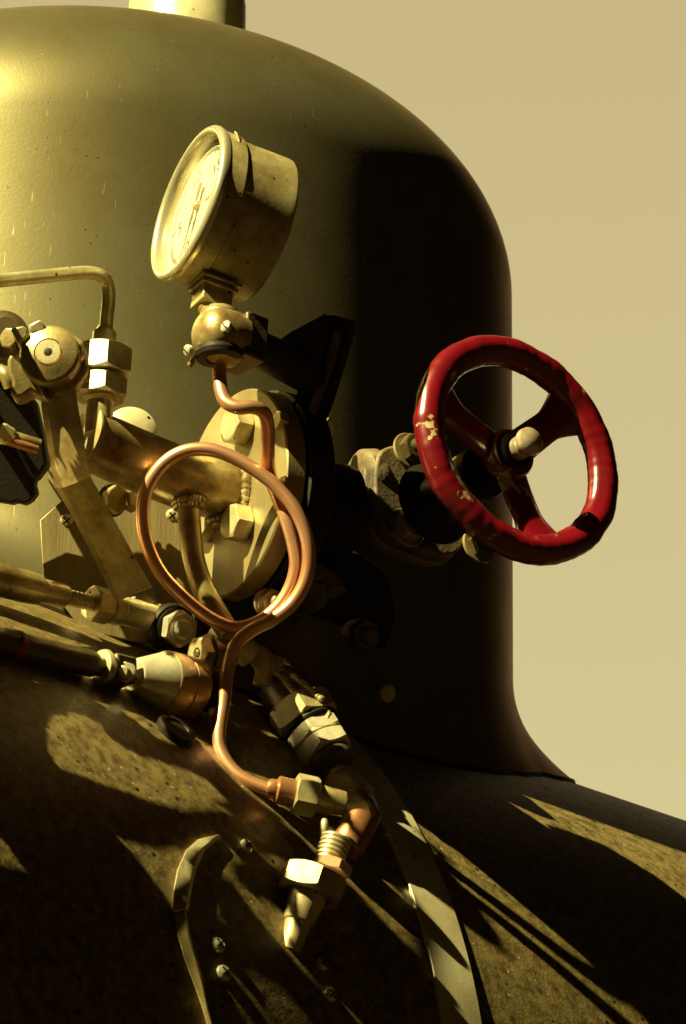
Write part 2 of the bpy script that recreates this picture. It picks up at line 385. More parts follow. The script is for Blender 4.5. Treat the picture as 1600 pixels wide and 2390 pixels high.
for s_, an in (('0', 196), ('5', 262), ('10', 333), ('15', 45), ('20', 122)):
    text(s_, dp(an, 99, -23.6), ux, uy, 46, 'scale_number', 'ink', dial)
text('bar', dp(90, 52, -23.6), ux, uy, 24, 'unit_mark', 'ink', dial)
# needle
m = MB(); an = 193
def nd(al, sd): a = math.radians(an); u = gu * math.cos(a) + gr * math.sin(a); v2 = gu * -math.sin(a) + gr * math.cos(a); return gc + gn * (-15 * S) + u * (al * S) + v2 * (sd * S)
slab(m, [nd(136, 1), nd(136, -1), nd(60, -2.4), nd(32, -8), nd(14, -4), nd(-10, -4), nd(-48, -11), nd(-54, -5), nd(-54, 5), nd(-48, 11), nd(-10, 4), nd(14, 4), nd(32, 8), nd(60, 2.4)], gn * (1.2 * S))
m.build('needle', 'ink', t)
m = MB(); lathe(m, gc, gn, [(-24, 11), (-14, 11), (-11, 7)], 24); m.build('needle_hub', 'olive', t)
# raised vent rib on the collar
m = MB()
for dph in (0,):
    a0 = math.radians(24); p_ = [gc + gn * (h * S) + (gu * math.cos(a_) + gr * math.sin(a_)) * (r * S) for h, a_, r in ((-48, a0, 179), (-40, a0 + .12, 183), (-36, a0 + .30, 184), (-38, a0 + .52, 178), (-50, a0 + .3, 178))]
    slab(m, p_, (gu * math.cos(a0 + .3) + gr * math.sin(a0 + .3)) * (4 * S))
m.build('case_clip', 'bezel', t, bevel=1)
# neck: square block under the case, set square to the face
bc = gc + gn * (-96 * S) - gu * (205 * S)
m = MB(); box(m, bc, gn * (36 * S), gr * (34 * S), gu * (34 * S)); m.build('neck_block', 'olive', t, bevel=3)
m = MB()
for k_, (sx, hh) in enumerate(((48, 4), (43, 4))):
    box(m, bc + gu * ((24 - k_ * 13) * S), gn * (sx * S), gr * ((sx - 2) * S), gu * (hh * S))
m.build('neck_gasket', 'olive', t, bevel=1.5)
neck_end = bc - gu * (34 * S)
# ------------------------------------------------------------------ junction with arm and bracket
hc = P(512, 782, 750)
m = MB(); lathe(m, neck_end + gu * (6 * S), hc - neck_end, [(0, 29), (8, 31), (14, 28), (20, 31), (26, 28), (44, 28)], 40); m.build('neck_thread', 'olive', t)
t = thing('gauge_junction', 'round dark junction knob with slotted screws under the pressure gauge', 'junction', hc)
kx = nv(-.80, .30, .52)
m = MB(); lathe(m, hc, kx, [(-46, 62), (-20, 64), (4, 64), (22, 60), (38, 52), (50, 38), (56, 22), (58, 4)], 48, cap=True); m.build('cap', 'olive', t, sharp=50)
m = MB(); box(m, hc + kx * (-64 * S) , kx * (30 * S), frame(kx)[1] * (54 * S), frame(kx)[2] * (54 * S)); m.build('body', 'dull', t, bevel=5)
vd = -gu
m = MB(); lathe(m, hc - WUP * (34 * S), -WUP, [(0, 50), (14, 55), (24, 52), (26, 30), (22, 28), (22, 20)], 48); m.build('lower_cap', 'black', t)
m = MB(); lathe(m, hc + WUP * (30 * S), WUP, [(0, 46), (20, 44), (28, 34), (34, 30)], 40); m.build('upper_boss', 'olive', t)
def slot_screw(parent, c, ax, R, name='slotted_screw', mat='bright', cross=False):
    m = MB(); prof = [(-6, R * .9), (0, R), (R * .25, R * .93), (R * .45, R * .7), (R * .55, R * .3), (R * .56, .5)]
    lathe(m, c, ax, prof, 28); o = m.build(name, mat, parent)
    _, e1, e2 = frame(ax); m = MB(); q = .7; a1 = (e1 * math.cos(q) + e2 * math.sin(q)); a2 = a1.cross(ax)
    top = c + ax * (R * .52 * S)
    box(m, top, a1 * (R * .72 * S), a2 * (R * .11 * S), ax * (R * .10 * S))
    if cross: box(m, top + ax * (.01 * R * S), a1 * (R * .11 * S), a2 * (R * .72 * S), ax * (R * .10 * S))
    m.build('drive_slot', 'black', o); return o
slot_screw(t, P(527, 762, 811), nv(-.6, .45, .6), 15)
slot_screw(t, P(438, 818, 780), nv(-.8, .0, .5), 14)
m = MB(); lathe(m, P(449, 843, 772), nv(.5, .8, .2), [(-12, 7), (12, 7)], 16); m.build('dowel', 'olive', t)
# arm from junction to the mounting plate
m = MB(); ca = P(570, 800, 710); cb = P(720, 872, 440); lathe(m, ca, cb - ca, [(0, 46), (60, 42), ((cb - ca).length / S, 46)], 40); m.build('arm', 'black', t)
# mounting plate (bracket) on the dome
tb = thing('gauge_bracket', 'dark rusty mounting bracket plate bolted behind the gauge junction', 'bracket', P(720, 880, -100))
pd = lambda x, y, o: P(*zF(x, y), 400 + o + .2 * (zF(x, y)[1] - 880))
out = [(620, 55), (690, 60), (830, 100), (840, 190), (760, 480), (640, 860), (545, 1090), (430, 1245), (330, 1225), (225, 1160), (300, 950), (420, 560)]
m = MB(); slab(m, [pd(x, y, 40) for x, y in out], V(.62, -.1, -.5) * (26 * S)); m.build('back_plate', 'black', tb, bevel=4)
m = MB(); rib = [(700, 190), (770, 215), (700, 500), (520, 1010), (450, 1180), (390, 1170), (470, 900), (600, 520)]
slab(m, [pd(x, y, 56) for x, y in rib], V(.1, 0, -1) * (22 * S)); m.build('raised_rib', 'cast', tb, bevel=5)
m = MB(); slab(m, [P(*zF(x, y), d * .5 + 490) for x, y, d in ((135, 335, 60), (310, 215, 20), (620, 52, -80), (640, 330, -80), (560, 480, -70), (300, 390, 25))], V(.3, .35, -.9) * (7 * S)); m.build('web', 'black', tb)
# bolts of the bracket
def bolt(parent, c, ax, R, h, name='hex_bolt', mat='steel', washer=0, stud=0, rot=.2, up=None, wmat='steel'):
    m = MB(); hexn(m, c, ax, R, h, rot, up)
    o = m.build(name, mat, parent, sharp=25)
    if washer: m = MB(); lathe(m, c - ax * (5 * S), ax, [(0, washer), (4, washer), (5.5, washer - 2)], 40); m.build('washer', wmat, o)
    if stud:
        m = MB(); prof = []; hh = h - 2
        for q in range(9): prof += [(hh + q * 2.2, stud), (hh + q * 2.2 + 1.1, stud - 1.6)]
        prof.append((hh + 21, stud - 4)); lathe(m, c, ax, prof, 28); m.build('stud_end', mat, o)
    return o
bolt(tb, P(664, 985, 520), nv(-.85, .2, .45), 23, 22, mat='steel')
bolt(tb, P(806, 785, 400), nv(.75, -.1, .55), 16, 12, mat='olive', rot=.5)
bolt(tb, P(728, 1000, 450), nv(.6, .1, .6), 15, 12, mat='dull')

# ================================================================== copper coil tube
pts = [(*zF(-280, 520), 92)]
cp = [(512, 850, 750), (512, 882, 762), (*z3(640, 150), 785), (*z3(672, 215), 802), (*z3(745, 247), 812), (*z3(840, 245), 806), (*z3(905, 278), 790), (*z3(930, 360), 745), (*z3(933, 520), 652),
      (*z3(940, 640), 600), (*z3(985, 790), 592), (*z3(1050, 960), 612), (*z3(1095, 1120), 622), (*z3(1108, 1250), 628), (*z3(1070, 1390), 632), (*z3(990, 1510), 635), (*z3(860, 1605), 635), (*z3(720, 1635), 632),
      (*z3(560, 1570), 625), (*z3(390, 1435), 618), (*z3(250, 1280), 612), (*z3(165, 1090), 606), (*z3(142, 900), 602), (*z3(175, 740), 600), (*z3(270, 605), 600), (*z3(400, 525), 602), (*z3(550, 510), 606),
      (*z3(700, 555), 612), (*z3(850, 640), 622), (*z3(1000, 760), 634), (*z3(1110, 900), 648), (*z3(1175, 1060), 658), (*z3(1190, 1210), 664), (*z3(1160, 1360), 670), (*z3(1080, 1490), 674), (*z3(960, 1585), 678), (*z3(850, 1640), 682),
      (*z3(755, 1710), 690), (*z3(705, 1800), 700), (*zB(340, 440), 710), (*zB(315, 640), 735), (*zB(290, 800), 765), (*zB(300, 920), 785), (*zB(360, 1025), 805), (*zB(450, 1100), 820), (*zB(600, 1160), 830), (*zB(660, 1180), 832)]
t = thing('copper_tube', 'thin copper tube coiled into one large open loop below the gauge', 'copper tube', P(512, 880, 110))
m = MB(); tube(m, [P(*q) for q in cp], 15.5, 24, 8); m.build('tube', 'copper', t, sharp=80)
ux_ = (P(735, 1862, 815) - P(622, 1838, 832)).normalized()
m = MB(); lathe(m, P(622, 1838, 832), ux_, [(0, 18), (8, 22), (20, 22), (24, 31), (62, 31), (66, 28), (72, 28)], 36); m.build('sleeve', 'copper_dull', t)
m = MB(); hexn(m, P(686, 1851, 824), ux_, 47, 52, .15); m.build('union_nut', 'steel', t, sharp=25)
m = MB(); lathe(m, P(738, 1863, 815), ux_, [(-4, 30), (12, 32), (40, 30), (62, 28)], 36); m.build('cone_end', 'olive', t)

# ================================================================== thin bent pipe at top left
t = thing('bent_pipe', 'thin pale pipe bent at a right angle, running off the upper left edge', 'pipe', P(230, 960, 330))
dv = lambda y: 330 + .431 * (y - 960)
vp = [(-160, 674, 800), (-60, 662, 720), (0, 655, 670), (100, 645, 585), (170, 638, 530), (210, 637, 498)]
cor = [(238, 646, 478), (251, 668, 468), (253, 700, 472), (249, 740, 486), (246, 775, 500)]
m = MB(); tube(m, [P(*q) for q in vp + cor], 15.5, 24, 8); m.build('pipe_run', 'steel', t, sharp=80)
b0 = P(244, 768, 498); bx = (P(229, 985, 592) - b0).normalized()
m = MB(); lathe(m, b0, bx, [(-6, 16), (0, 19), (4, 21), (8, 20), (10, 27), (62, 27), (64, 30)], 40); m.build('ferrule', 'steel', t)
m = MB(); hexn(m, b0 + bx * (52 * S), bx, 70, 66, .32); m.build('union_nut', 'bright', t, sharp=25, label='larger upper hexagonal union nut')
m = MB(); lathe(m, b0 + bx * (112 * S), bx, [(0, 40), (16, 40)], 40); m.build('seat_ring', 'copper_dull', t)
m = MB(); hexn(m, b0 + bx * (126 * S), bx, 63, 48, .32); m.build('union_nut', 'bright', t, sharp=25, label='smaller lower hexagonal union nut')
m = MB(); lathe(m, b0 + bx * (166 * S), bx, [(0, 44), (14, 44), (18, 34), (20, 32), (100, 32)], 40); m.build('stub', 'steel', t)

# ================================================================== big pipe with flange
fn = nv(-.857, .188, .48); fc = P(543, 1150, 400)
t = thing('steam_pipe', 'thick brassy steam pipe running up left from its round bolted flange', 'pipe', fc)
pe = P(196, 1020, 592)
m = MB(); tube(m, [fc + fn * (-10 * S), P(470, 1132, 440), P(400, 1107, 478), P(300, 1066, 532), pe], 70, 56, 6); m.build('pipe', 'olive', t, sharp=60)
pa = (pe - P(300, 1066, 532)).normalized()
m = MB(); lathe(m, pe - pa * (4 * S), pa, [(0, 70), (2, 74), (7, 74), (9, 60)], 48); m.build('end_cap', 'steel', t)
m = MB(); lathe(m, fc - fn * (52 * S), fn, [(0, 60), (0, 238), (4, 242), (48, 242), (52, 238), (52, 60)], 128); m.build('flange', 'flange', t)
# welds
def weld(m, c, ax, R, r, n, e=None):
    ax, e1, e2 = frame(ax); vs = []; fs = []; na = 8 * n; nk = 10
    for i in range(na):
        a = 2 * math.pi * i / na; u = e1 * math.cos(a) + e2 * math.sin(a)
        ph = (i / 8 + .35 * noise.noise(Vector((a * 9, 2, 0)))) % 1
        for k in range(nk):
            b_ = 2 * math.pi * k / nk; rr = r * (.72 + .32 * (ph ** .6) + .25 * noise.noise(Vector((a * 6, b_, 4))))
            vs.append(c + u * ((R + rr * math.cos(b_)) * S) + ax * (rr * 1.1 * math.sin(b_) * S))
    for i in range(na):
        for k in range(nk): i2 = (i + 1) % na; k2 = (k + 1) % nk; fs.append((i * nk + k, i2 * nk + k, i2 * nk + k2, i * nk + k2))
    return m.add(vs, fs)
m = MB(); weld(m, fc + fn * (4 * S), fn, 72, 13, 40); m.build('weld_bead', 'steel', t, sharp=60)
e = frame(fn)
def fpt(x, y, o=0):     # point of the flange face seen at a pixel
    o_ = CAMP; d = (P(x, y) - CAMP).normalized(); l = (fc - o_).dot(fn) / d.dot(fn); return o_ + d * l + fn * (o * S)
for (x, y, lb) in ((*z3(790, 985), 'clean hexagonal bolt head in full sun at the lower part of the flange'), (*z3(790, 375), 'hexagonal bolt head half shaded by the copper tube'), ):
    bp_ = fpt(x, y, 0); bolt(t, bp_, fn, 44, 44, washer=0, mat='steel', rot=.3).__setitem__('label', lb)
bolt(t, fpt(*z3(560, 1000), 0), fn, 40, 30, mat='steel', rot=.1)
bolt(t, fpt(*z3(590, 640), 0), fn, 40, 30, mat='steel', rot=.1)
# branch pipe, curved, down to the fittings
m = MB(); bp = [P(*z3(430, 830), 500), P(*z3(440, 1010), 520), P(*z3(462, 1200), 540), P(*z3(520, 1380), 560), P(*z3(600, 1530), 575), P(*z3(690, 1680), 590), P(520, 1510, 585)]
tube(m, bp[:-1], 26, 32, 8); m.build('branch_pipe', 'olive', t, sharp=80)
m = MB(); weld(m, P(*z3(435, 868), 505), (bp[1] - bp[0]), 28, 9, 22); weld(m, P(*z3(440, 846), 500), (bp[1] - bp[0]), 34, 9, 24); m.build('weld_bead', 'olive', t, sharp=60)
m = MB(); st0 = P(*z3(640, 900), 430); lathe(m, st0, V(.0, -1, .3), [(-30, 26), (28, 26), (36, 22)], 32); m.build('drain_stub', 'olive', t)
m = MB(); weld(m, P(*z3(630, 960), 438), V(.2, -1, .3), 24, 8, 18); m.build('weld_bead', 'olive', t, sharp=60)
# second dark flange behind
t2 = thing('valve_flange', 'dark iron flange clamped right behind the pale round pipe flange', 'flange', fc - fn * (60 * S))
m = MB(); lathe(m, fc - fn * (124 * S) , fn, [(0, 60), (0, 246), (5, 250), (62, 250), (66, 244), (66, 60)], 96); m.build('flange_disc', 'black', t2)
for (x, y, d, R) in ((748, 1000, 190, 28), (745, 1245, 250, 36)):
    m = MB(); bolt(t2, P(x, y, d), nv(.75, -.15, .5), R, 22, name='stud_nut', mat='olive', rot=.4)
m = MB(); lathe(m, fc - fn * (124 * S), -fn, [(0, 120), (60, 110), (160, 120)], 48); m.build('neck', 'black', t2)

# dome-side brass boss seen over the pipe
m = MB(); lathe(m, P(305, 1008, 175), nv(.1, .35, .8), [(0, 62), (8, 60), (16, 50), (22, 30), (24, 5)], 48)
o = m.build('brass_plug', 'band', origin=P(305, 1008, 175)); tag(o, 'bright round plug on the dome just above the thick pipe', 'plug')
# ================================================================== red handwheel valve
wn = nv(.575, .382, .7236); e1 = nv(.553, -.833, 0); e2 = wn.cross(e1).normalized()
wc = P(1207, 1049, 500)
tv = thing('globe_valve', 'rough cast iron valve body with bolted bonnet behind the red handwheel', 'valve', P(960, 1180, 0))
tw = thing('handwheel', 'chipped red three spoke handwheel standing out against the sky', 'handwheel', wc)
def wp(a, r, h): a = math.radians(a); return wc + (e1 * math.cos(a) + e2 * math.sin(a)) * (r * S) + wn * (h * S)
m = MB(); vs = []; fs = []; nu = 240; nw = 28
for i in range(nu):
    a = 360 * i / nu
    for k in range(nw):
        b_ = 2 * math.pi * k / nw; cx = math.cos(b_); cy = math.sin(b_)
        rr = 1 + .06 * noise.noise(Vector((math.cos(math.radians(a)) * 5, math.sin(math.radians(a)) * 5, b_ * .6))) + .04 * noise.noise(Vector((math.cos(math.radians(a)) * 14, math.sin(math.radians(a)) * 14, 3)))
        rad = 36 * rr
        vs.append(wp(a, 244 + rad * cx + 3 * noise.noise(Vector((math.cos(math.radians(a)) * 3, math.sin(math.radians(a)) * 3, 8))), 26 * rr * cy * 1.25 - 3.5 * math.exp(-((b_ - 2.1) / .35) ** 2) - 2))
for i in range(nu):
    for k in range(nw):
        i2 = (i + 1) % nu; k2 = (k + 1) % nw; fs.append((i * nw + k, i2 * nw + k, i2 * nw + k2, i * nw + k2))
m.add(vs, fs); m.build('rim', 'red', tw, sharp=80)
for an in (-150, 92, -24):
    m = MB(); ns = 14; nk = 20; vs = []; fs = []
    for j in range(ns + 1):
        q = j / ns; r = 30 + q * 195; wd = 34 + 8 * (1 - q) + 42 * max(0, q - .62) ** 1.4 * 3.4 ; th_ = 13 + 6 * q
        hgt = -44 + 34 * q ** 2
        for k in range(nk):
            b_ = 2 * math.pi * k / nk
            cx = math.copysign(abs(math.cos(b_)) ** .6, math.cos(b_)); cy = math.copysign(abs(math.sin(b_)) ** .8, math.sin(b_))
            c = wp(an, r, hgt + th_ * cy); sd = (e2 * math.cos(math.radians(an)) - e1 * math.sin(math.radians(an)))
            vs.append(c + sd * (wd * cx * S))
    for j in range(ns):
        for k in range(nk): k2 = (k + 1) % nk; fs.append((j * nk + k, j * nk + k2, (j + 1) * nk + k2, (j + 1) * nk + k))
    fs += [tuple(range(nk)), tuple(range(ns * nk, (ns + 1) * nk))]
    m.add(vs, fs); m.build('spoke', 'red', tw, sharp=70)
m = MB(); lathe(m, wc, wn, [(-62, 30), (-62, 52), (-55, 60), (-22, 60), (-14, 56), (-12, 20)], 56); m.build('hub', 'red', tw)
m = MB(); lathe(m, wc, wn, [(-12, 14), (-12, 44), (-7, 46), (-4, 43), (-4, 14)], 56); m.build('washer', 'black', tw)
m = MB(); lathe(m, wc, wn, [(-8, 20), (-2, 26), (16, 27), (20, 20), (26, 19), (32, 29), (42, 34), (54, 32), (63, 22), (66, 8), (66.5, .5)], 48); m.build('spindle_nut', 'chrome', tw)
# spindle and body
hb = wc - wn * (60 * S)
m = MB(); lathe(m, hb, -wn, [(-4, 22), (60, 22), (60, 40), (66, 62), (80, 66), (96, 60), (104, 44), (150, 40), (150, 62), (160, 66), (178, 66), (186, 56), (190, 52), (235, 60), (255, 90), (262, 100)], 48); m.build('bonnet', 'black', tv, bevel=0)
m = MB(); hexn(m, hb - wn * (88 * S), -wn, 64, 34, .4); m.build('gland_nut', 'cast', tv)
fcn = P(965, 1170, 20)
# oval bonnet flange with rough edges: three-lobed plate
f1 = e1; f2 = e2
def oval(rx, ry, n=56, ex=.62, rot=0):
    out = []
    for i in range(n):
        a = 2 * math.pi * i / n; ca_, sa = math.cos(a), math.sin(a)
        x = math.copysign(abs(ca_) ** ex, ca_) * rx; y = math.copysign(abs(sa) ** ex, sa) * ry
        x += 3 * noise.noise(Vector((a * 3, 1, 0))); y += 3 * noise.noise(Vector((a * 3, 5, 0)))
        out.append((x, y))
    return out
qa = nv(.45, -.72, -.1); qa = (qa - wn * qa.dot(wn)).normalized(); qb = wn.cross(qa)
qa, qb = (qa + qb).normalized(), (qb - qa).normalized()
bo = P(985, 1165, 225)
pl = lambda h, rx, ry: [bo + wn * (h * S) + (qa * x + qb * y) * S for x, y in oval(rx, ry)]
m = MB(); slab(m, pl(-4, 128, 128), -wn * (30 * S)); m.build('bonnet_flange', 'cast', tv, bevel=6)
m = MB(); slab(m, pl(-40, 132, 134), -wn * (34 * S)); m.build('body_flange', 'cast', tv, bevel=8)
m = MB(); lathe(m, bo - wn * (70 * S), -wn, [(0, 100), (40, 104), (110, 96), (150, 60)], 48, jit=.06); m.build('body', 'cast', tv)
def onplane(x, y, o, n_, h): 
    d = (P(x, y) - CAMP).normalized(); c = o + n_ * (h * S); l = (c - CAMP).dot(n_) / d.dot(n_); return CAMP + d * l
for (x, y, lb, R) in ((*z4(515, 625), 'nut with a bright stud end at the top of the flange', 34), (*z4(505, 985), 'large nut catching light at the lower left of the flange', 38), (*z4(840, 1070), 'nut in shade at the bottom of the flange below the wheel', 34), (*z4(775, 720), 'nut glimpsed between the spokes', 30)):
    o = bolt(tv, onplane(x, y, bo, wn, 2), wn, R, 28, name='stud_nut', mat='dull' if R < 38 else 'steel', washer=R + 10, stud=17, wmat='olive', rot=.5); o['label'] = lb
# inlet neck coming from the left behind the bright flange
m = MB(); tube(m, [P(690, 1185, 290), P(770, 1190, 240), P(840, 1190, 190), P(920, 1185, 160)], 62, 40, 6, rads=lambda q: 54 + 14 * q * q); m.build('inlet_neck', 'cast', tv, sharp=60)
m = MB(); lathe(m, P(852, 1145, 185), nv(.86, -.1, -.40), [(-24, 60), (-22, 84), (-14, 96), (14, 98), (26, 88), (28, 50)], 56, jit=.03); m.build('inlet_flange', 'cast', tv, sharp=50)
# lower pad: big round flange of the valve on the dome with nut
tp = thing('round_pad_flange', 'large round black flange pad with one big nut, low on the dome under the valve', 'flange', P(790, 1440, 0))
pn = nv(.50, -.12, .86); pc = P(780, 1440, 130)
m = MB(); lathe(m, pc, pn, [(-60, 120), (-56, 158), (0, 160), (6, 154), (8, 60)], 72); m.build('pad_disc', 'black', tp)
m = MB(); lathe(m, onplane(828, 1490, pc, pn, 8), pn, [(0, 45), (6, 46), (9, 44), (9, 20)], 48); m.build('washer', 'band', tp)
o = bolt(tp, onplane(842, 1480, pc, pn, 19), pn, 37, 30, name='stud_nut', mat='dull', stud=21, rot=.3)
m = MB(); pts_ = [onplane(600 + x / 3.92, 1250 + y / 3.92, pc, pn, 26) for x, y in ((150, 480), (300, 330), (420, 180), (550, 220), (640, 290), (780, 470), (680, 560), (620, 650), (560, 700), (400, 760), (200, 700))]
slab(m, pts_, -pn * (40 * S)); m.build('cast_web', 'cast', tp, bevel=4)
m = MB(); slab(m, [P(*zG(x, y), 400) for x, y in ((400, 190), (540, 230), (630, 280), (700, 330), (780, 470), (640, 560), (612, 400), (540, 410), (380, 360))], V(.1, -.1, -1) * (120 * S)); m.build('cast_lug', 'cast', tp, bevel=6)
m = MB(); tube(m, [onplane(600 + x / 3.92, 1250 + y / 3.92, pc, pn, 10) for x, y in ((340, 780), (420, 900), (500, 1010), (590, 1110), (620, 1200))], 13, 12, 4); m.build('rough_weld', 'cast', tp)
bolt(tp, P(624, 1408, 560), nv(.45, .1, .88), 30, 34, name='hex_bolt', mat='steel', stud=15, washer=34, rot=.3)
# lone bolt on the dome
tb2 = thing('dome_bolt', 'small lone hexagonal bolt with washer low on the dark dome side', 'bolt', P(896, 1616, 40))
ob = dome(896, 1616) or -60
bolt(tb2, P(896, 1616, ob + 6), nv(.62, -.15, .76), 24, 16, mat='steel', washer=25, wmat='dull', rot=.6)

# ================================================================== clamp and flat lever (left)
tl = thing('flat_lever', 'long flat brassy lever, bent in the middle, clamped to the pivot at left', 'lever', P(150, 940, 700))
lf = [(150, 905), (178, 912), (196, 1010), (213, 1113), (262, 1200), (317, 1300), (356, 1370), (281, 1402), (228, 1305), (178, 1210), (150, 1146), (140, 1138), (120, 1040), (108, 960)]
ld = lambda x, y: 850 + (-.10 * (y - 900) if y < 1130 else -23 - .75 * (y - 1130)) + .6 * (x - 150)
Lp = [(108, 905), (112, 960), (126, 1050), (143, 1140), (186, 1212), (234, 1306), (281, 1402)]; Rp = [(176, 895), (182, 940), (195, 1020), (213, 1113), (263, 1205), (316, 1300), (356, 1370)]
m = MB(); ribbon(m, [P(x, y, ld(x, y)) for x, y in Lp], [P(x, y, ld(x, y)) for x, y in Rp], V(-.75, .12, -.65) * (22 * S)); m.build('bar', 'olive', tl, bevel=3, sharp=7)
m = MB(); ribbon(m, [P(x, y, ld(x, y) - 330) for x, y in ((285, 1395), (320, 1470))], [P(x, y, ld(x, y) - 330) for x, y in ((352, 1362), (385, 1430))], V(-.7, .1, -.7) * (14 * S)); m.build('foot', 'dull', tl, bevel=2)
tcp = thing('pivot_clamp', 'bronze pivot clamp with a round countersunk screw at the top of the flat lever', 'clamp', P(115, 826, 700))
cn = nv(-.12, .28, .95)
cc = P(114, 826, 890)
m = MB(); lathe(m, cc, cn, [(-95, 64), (-30, 66), (-6, 67), (-1, 66), (2, 63), (4, 58), (9, 46), (13, 36), (14, 32), (10, 31), (8, 10)], 64); m.build('hub', 'olive', tcp, sharp=50)
m = MB(); lathe(m, cc, cn, [(4, 10), (4, 29), (12, 29.5), (15, 27), (15, 8), (4, 7)], 48); m.build('pivot_screw', 'steel', tcp)
m = MB(); hexn(m, cc + cn * (8 * S), cn, 11, 7.4, .2); m.build('hex_socket', 'black', tcp)
m = MB(); lathe(m, cc - cn * (60 * S), cn, [(-50, 70), (-20, 76), (0, 76), (8, 70), (10, 60)], 56, jit=.05); m.build('backing_ring', 'olive', tcp, sharp=60)
# lobes and saddle
Qo = 150
Q = lambda x, y, d: P(*zE(x, y), d + Qo)
m = MB(); lathe(m, Q(760, 470, 715), cn, [(-70, 20), (-60, 30), (0, 32), (12, 28), (20, 14)], 32); m.build('side_lobe', 'olive', tcp, sharp=60)
m = MB(); slab(m, [Q(x, y, 735) for x, y in ((100, 215), (260, 180), (320, 290), (205, 395), (160, 340))], -cn * (90 * S)); m.build('top_block', 'steel', tcp, bevel=5)
m = MB(); slab(m, [Q(x, y, 728) for x, y in ((300, 180), (435, 110), (475, 150), (520, 250), (335, 275))], -cn * (90 * S)); m.build('top_block', 'steel', tcp, bevel=5)
m = MB(); slab(m, [Q(x, y, 705) for x, y in ((215, 470), (110, 480), (75, 560), (85, 700), (130, 800), (105, 930), (160, 985), (250, 960), (330, 900), (440, 960), (540, 1000), (600, 960), (700, 830), (840, 860), (830, 700), (800, 540), (640, 760), (460, 790), (300, 680))], -cn * (60 * S)); m.build('saddle', 'olive', tcp, bevel=8)
m = MB(); tube(m, [Q(x, y, 712) for x, y in ((255, 640), (330, 740), (420, 820), (470, 900), (520, 975), (590, 965))], 6, 12, 6); m.build('saddle_lip', 'olive', tcp)
bolt(tcp, Q(110, 330, 700), nv(-.5, .2, .84), 24, 10, mat='olive', rot=.2)
m = MB(); lathe(m, Q(20, 330, 600), nv(.2, .3, .9), [(0, 60), (30, 56), (60, 30)], 32); m.build('rear_knuckle', 'dull', tcp)
bolt(tcp, P(180, 868, 810), nv(.9, .1, .4), 26, 22, mat='olive')
# dark shackle and bolts behind the lever at the left edge
Qo = -120
ts = thing('shackle', 'dark oily shackle and pin behind the flat lever at the left edge', 'shackle', P(40, 1050, 600))
m = MB(); slab(m, [Q(x, y, 600) for x, y in ((-200, 700), (100, 760), (380, 1000), (470, 1400), (520, 1700), (380, 1880), (300, 1800), (150, 1500), (-200, 1300))], V(.1, -.1, -1) * (60 * S)); m.build('cheek', 'black', ts, bevel=8)
m = MB(); slab(m, [Q(x, y, 570) for x, y in ((-200, 1400), (200, 1500), (420, 1800), (370, 1900), (400, 2010), (340, 2090), (260, 2140), (170, 2110), (120, 2130), (-200, 2080))], V(.1, -.1, -1) * (50 * S)); m.build('lower_cheek', 'black', ts, bevel=6)
m = MB(); tube(m, [Q(40, 1380, 640), Q(230, 1425, 640), Q(430, 1490, 630)], 13, 20, 3); m.build('pin', 'olive', ts)
m = MB(); tube(m, [Q(70, 1440, 655), Q(260, 1500, 650), Q(400, 1545, 640)], 11, 20, 3); m.build('pin', 'copper_dull', ts)
m = MB(); lathe(m, Q(45, 1380, 650), nv(.3, .1, .95), [(0, 22), (10, 24), (18, 18)], 24, jit=.2); m.build('pin_head', 'steel', ts)
m = MB(); tube(m, [Q(-60, 400, 560), Q(-20, 520, 600), Q(60, 560, 620)], 22, 20, 4); tube(m, [Q(-60, 640, 600), Q(60, 720, 640), Q(120, 850, 640)], 18, 20, 4); m.build('link', 'olive', ts)

# ================================================================== cover plate on the dome
tcv = thing('cover_plate', 'brushed cover plate with clipped corners screwed to the dome below the thick pipe', 'cover plate', P(280, 1290, 320))
cvd = lambda x, y, o=0: P(x, y, 318 + .431 * (y - 1250) - .10 * (x - 250) + o)
o_ = [(143, 1168), (92, 1214), (97, 1290), (101, 1345), (190, 1470), (330, 1500), (455, 1480), (455, 1120), (300, 1130), (230, 1150)]
m = MB(); slab(m, [cvd(x, y) for x, y in o_], V(0, -.4, -.9) * (9 * S)); m.build('sheet', 'plate', tcv, bevel=2)
pnv = nv(.1, -.36, .93)
for (x, y) in ((155, 1214), (402, 1202), (330, 1440)): slot_screw(tcv, cvd(x, y, 2), nv(.05, -.2, .95), 15, name='pan_screw', mat='bright', cross=True)
# bolt pair behind the lever
bolt(tcv, P(262, 1168, 360), nv(.5, .1, .8), 34, 30, mat='olive', washer=38, wmat='black')
bolt(tcv, P(300, 1172, 350), nv(.6, .2, .7), 26, 30, mat='olive')

# ================================================================== upper adjusting rod with clevis
AD = V(.738, -.267, -.62).normalized()
tr_ = thing('adjusting_rod', 'upper linkage rod with exposed thread, lock nut and forked end bolt', 'linkage rod', P(300, 1430, 480))
def RP(x, y): return P(x, y, 380 + .80 * (410 - x))
rax = (RP(330, 1443) - RP(90, 1384)).normalized(); r0 = RP(90, 1377)
def along(x, off=0): return r0 + rax * ((x - 90) / max(.2, rax.dot(RX)) * S)
u = lambda x0, x1: (x1 - x0) / rax.dot(RX)
m = MB(); lathe(m, along(-140), rax, [(0, 38), (u(-140, 60), 37), (u(-140, 86), 35), (u(-140, 90), 28)], 48, jit=.03); m.build('sleeve', 'olive', tr_)
m = MB(); lathe(m, along(86), rax, [(0, 27), (u(86, 140), 28), (u(86, 145), 26)], 48); m.build('collar', 'olive', tr_)
m = MB(); pr = []
n_ = 8
for i in range(n_):
    z = u(145, 215) * i / n_; pr += [(z, 19), (z + u(145, 215) / n_ * .5, 13)]
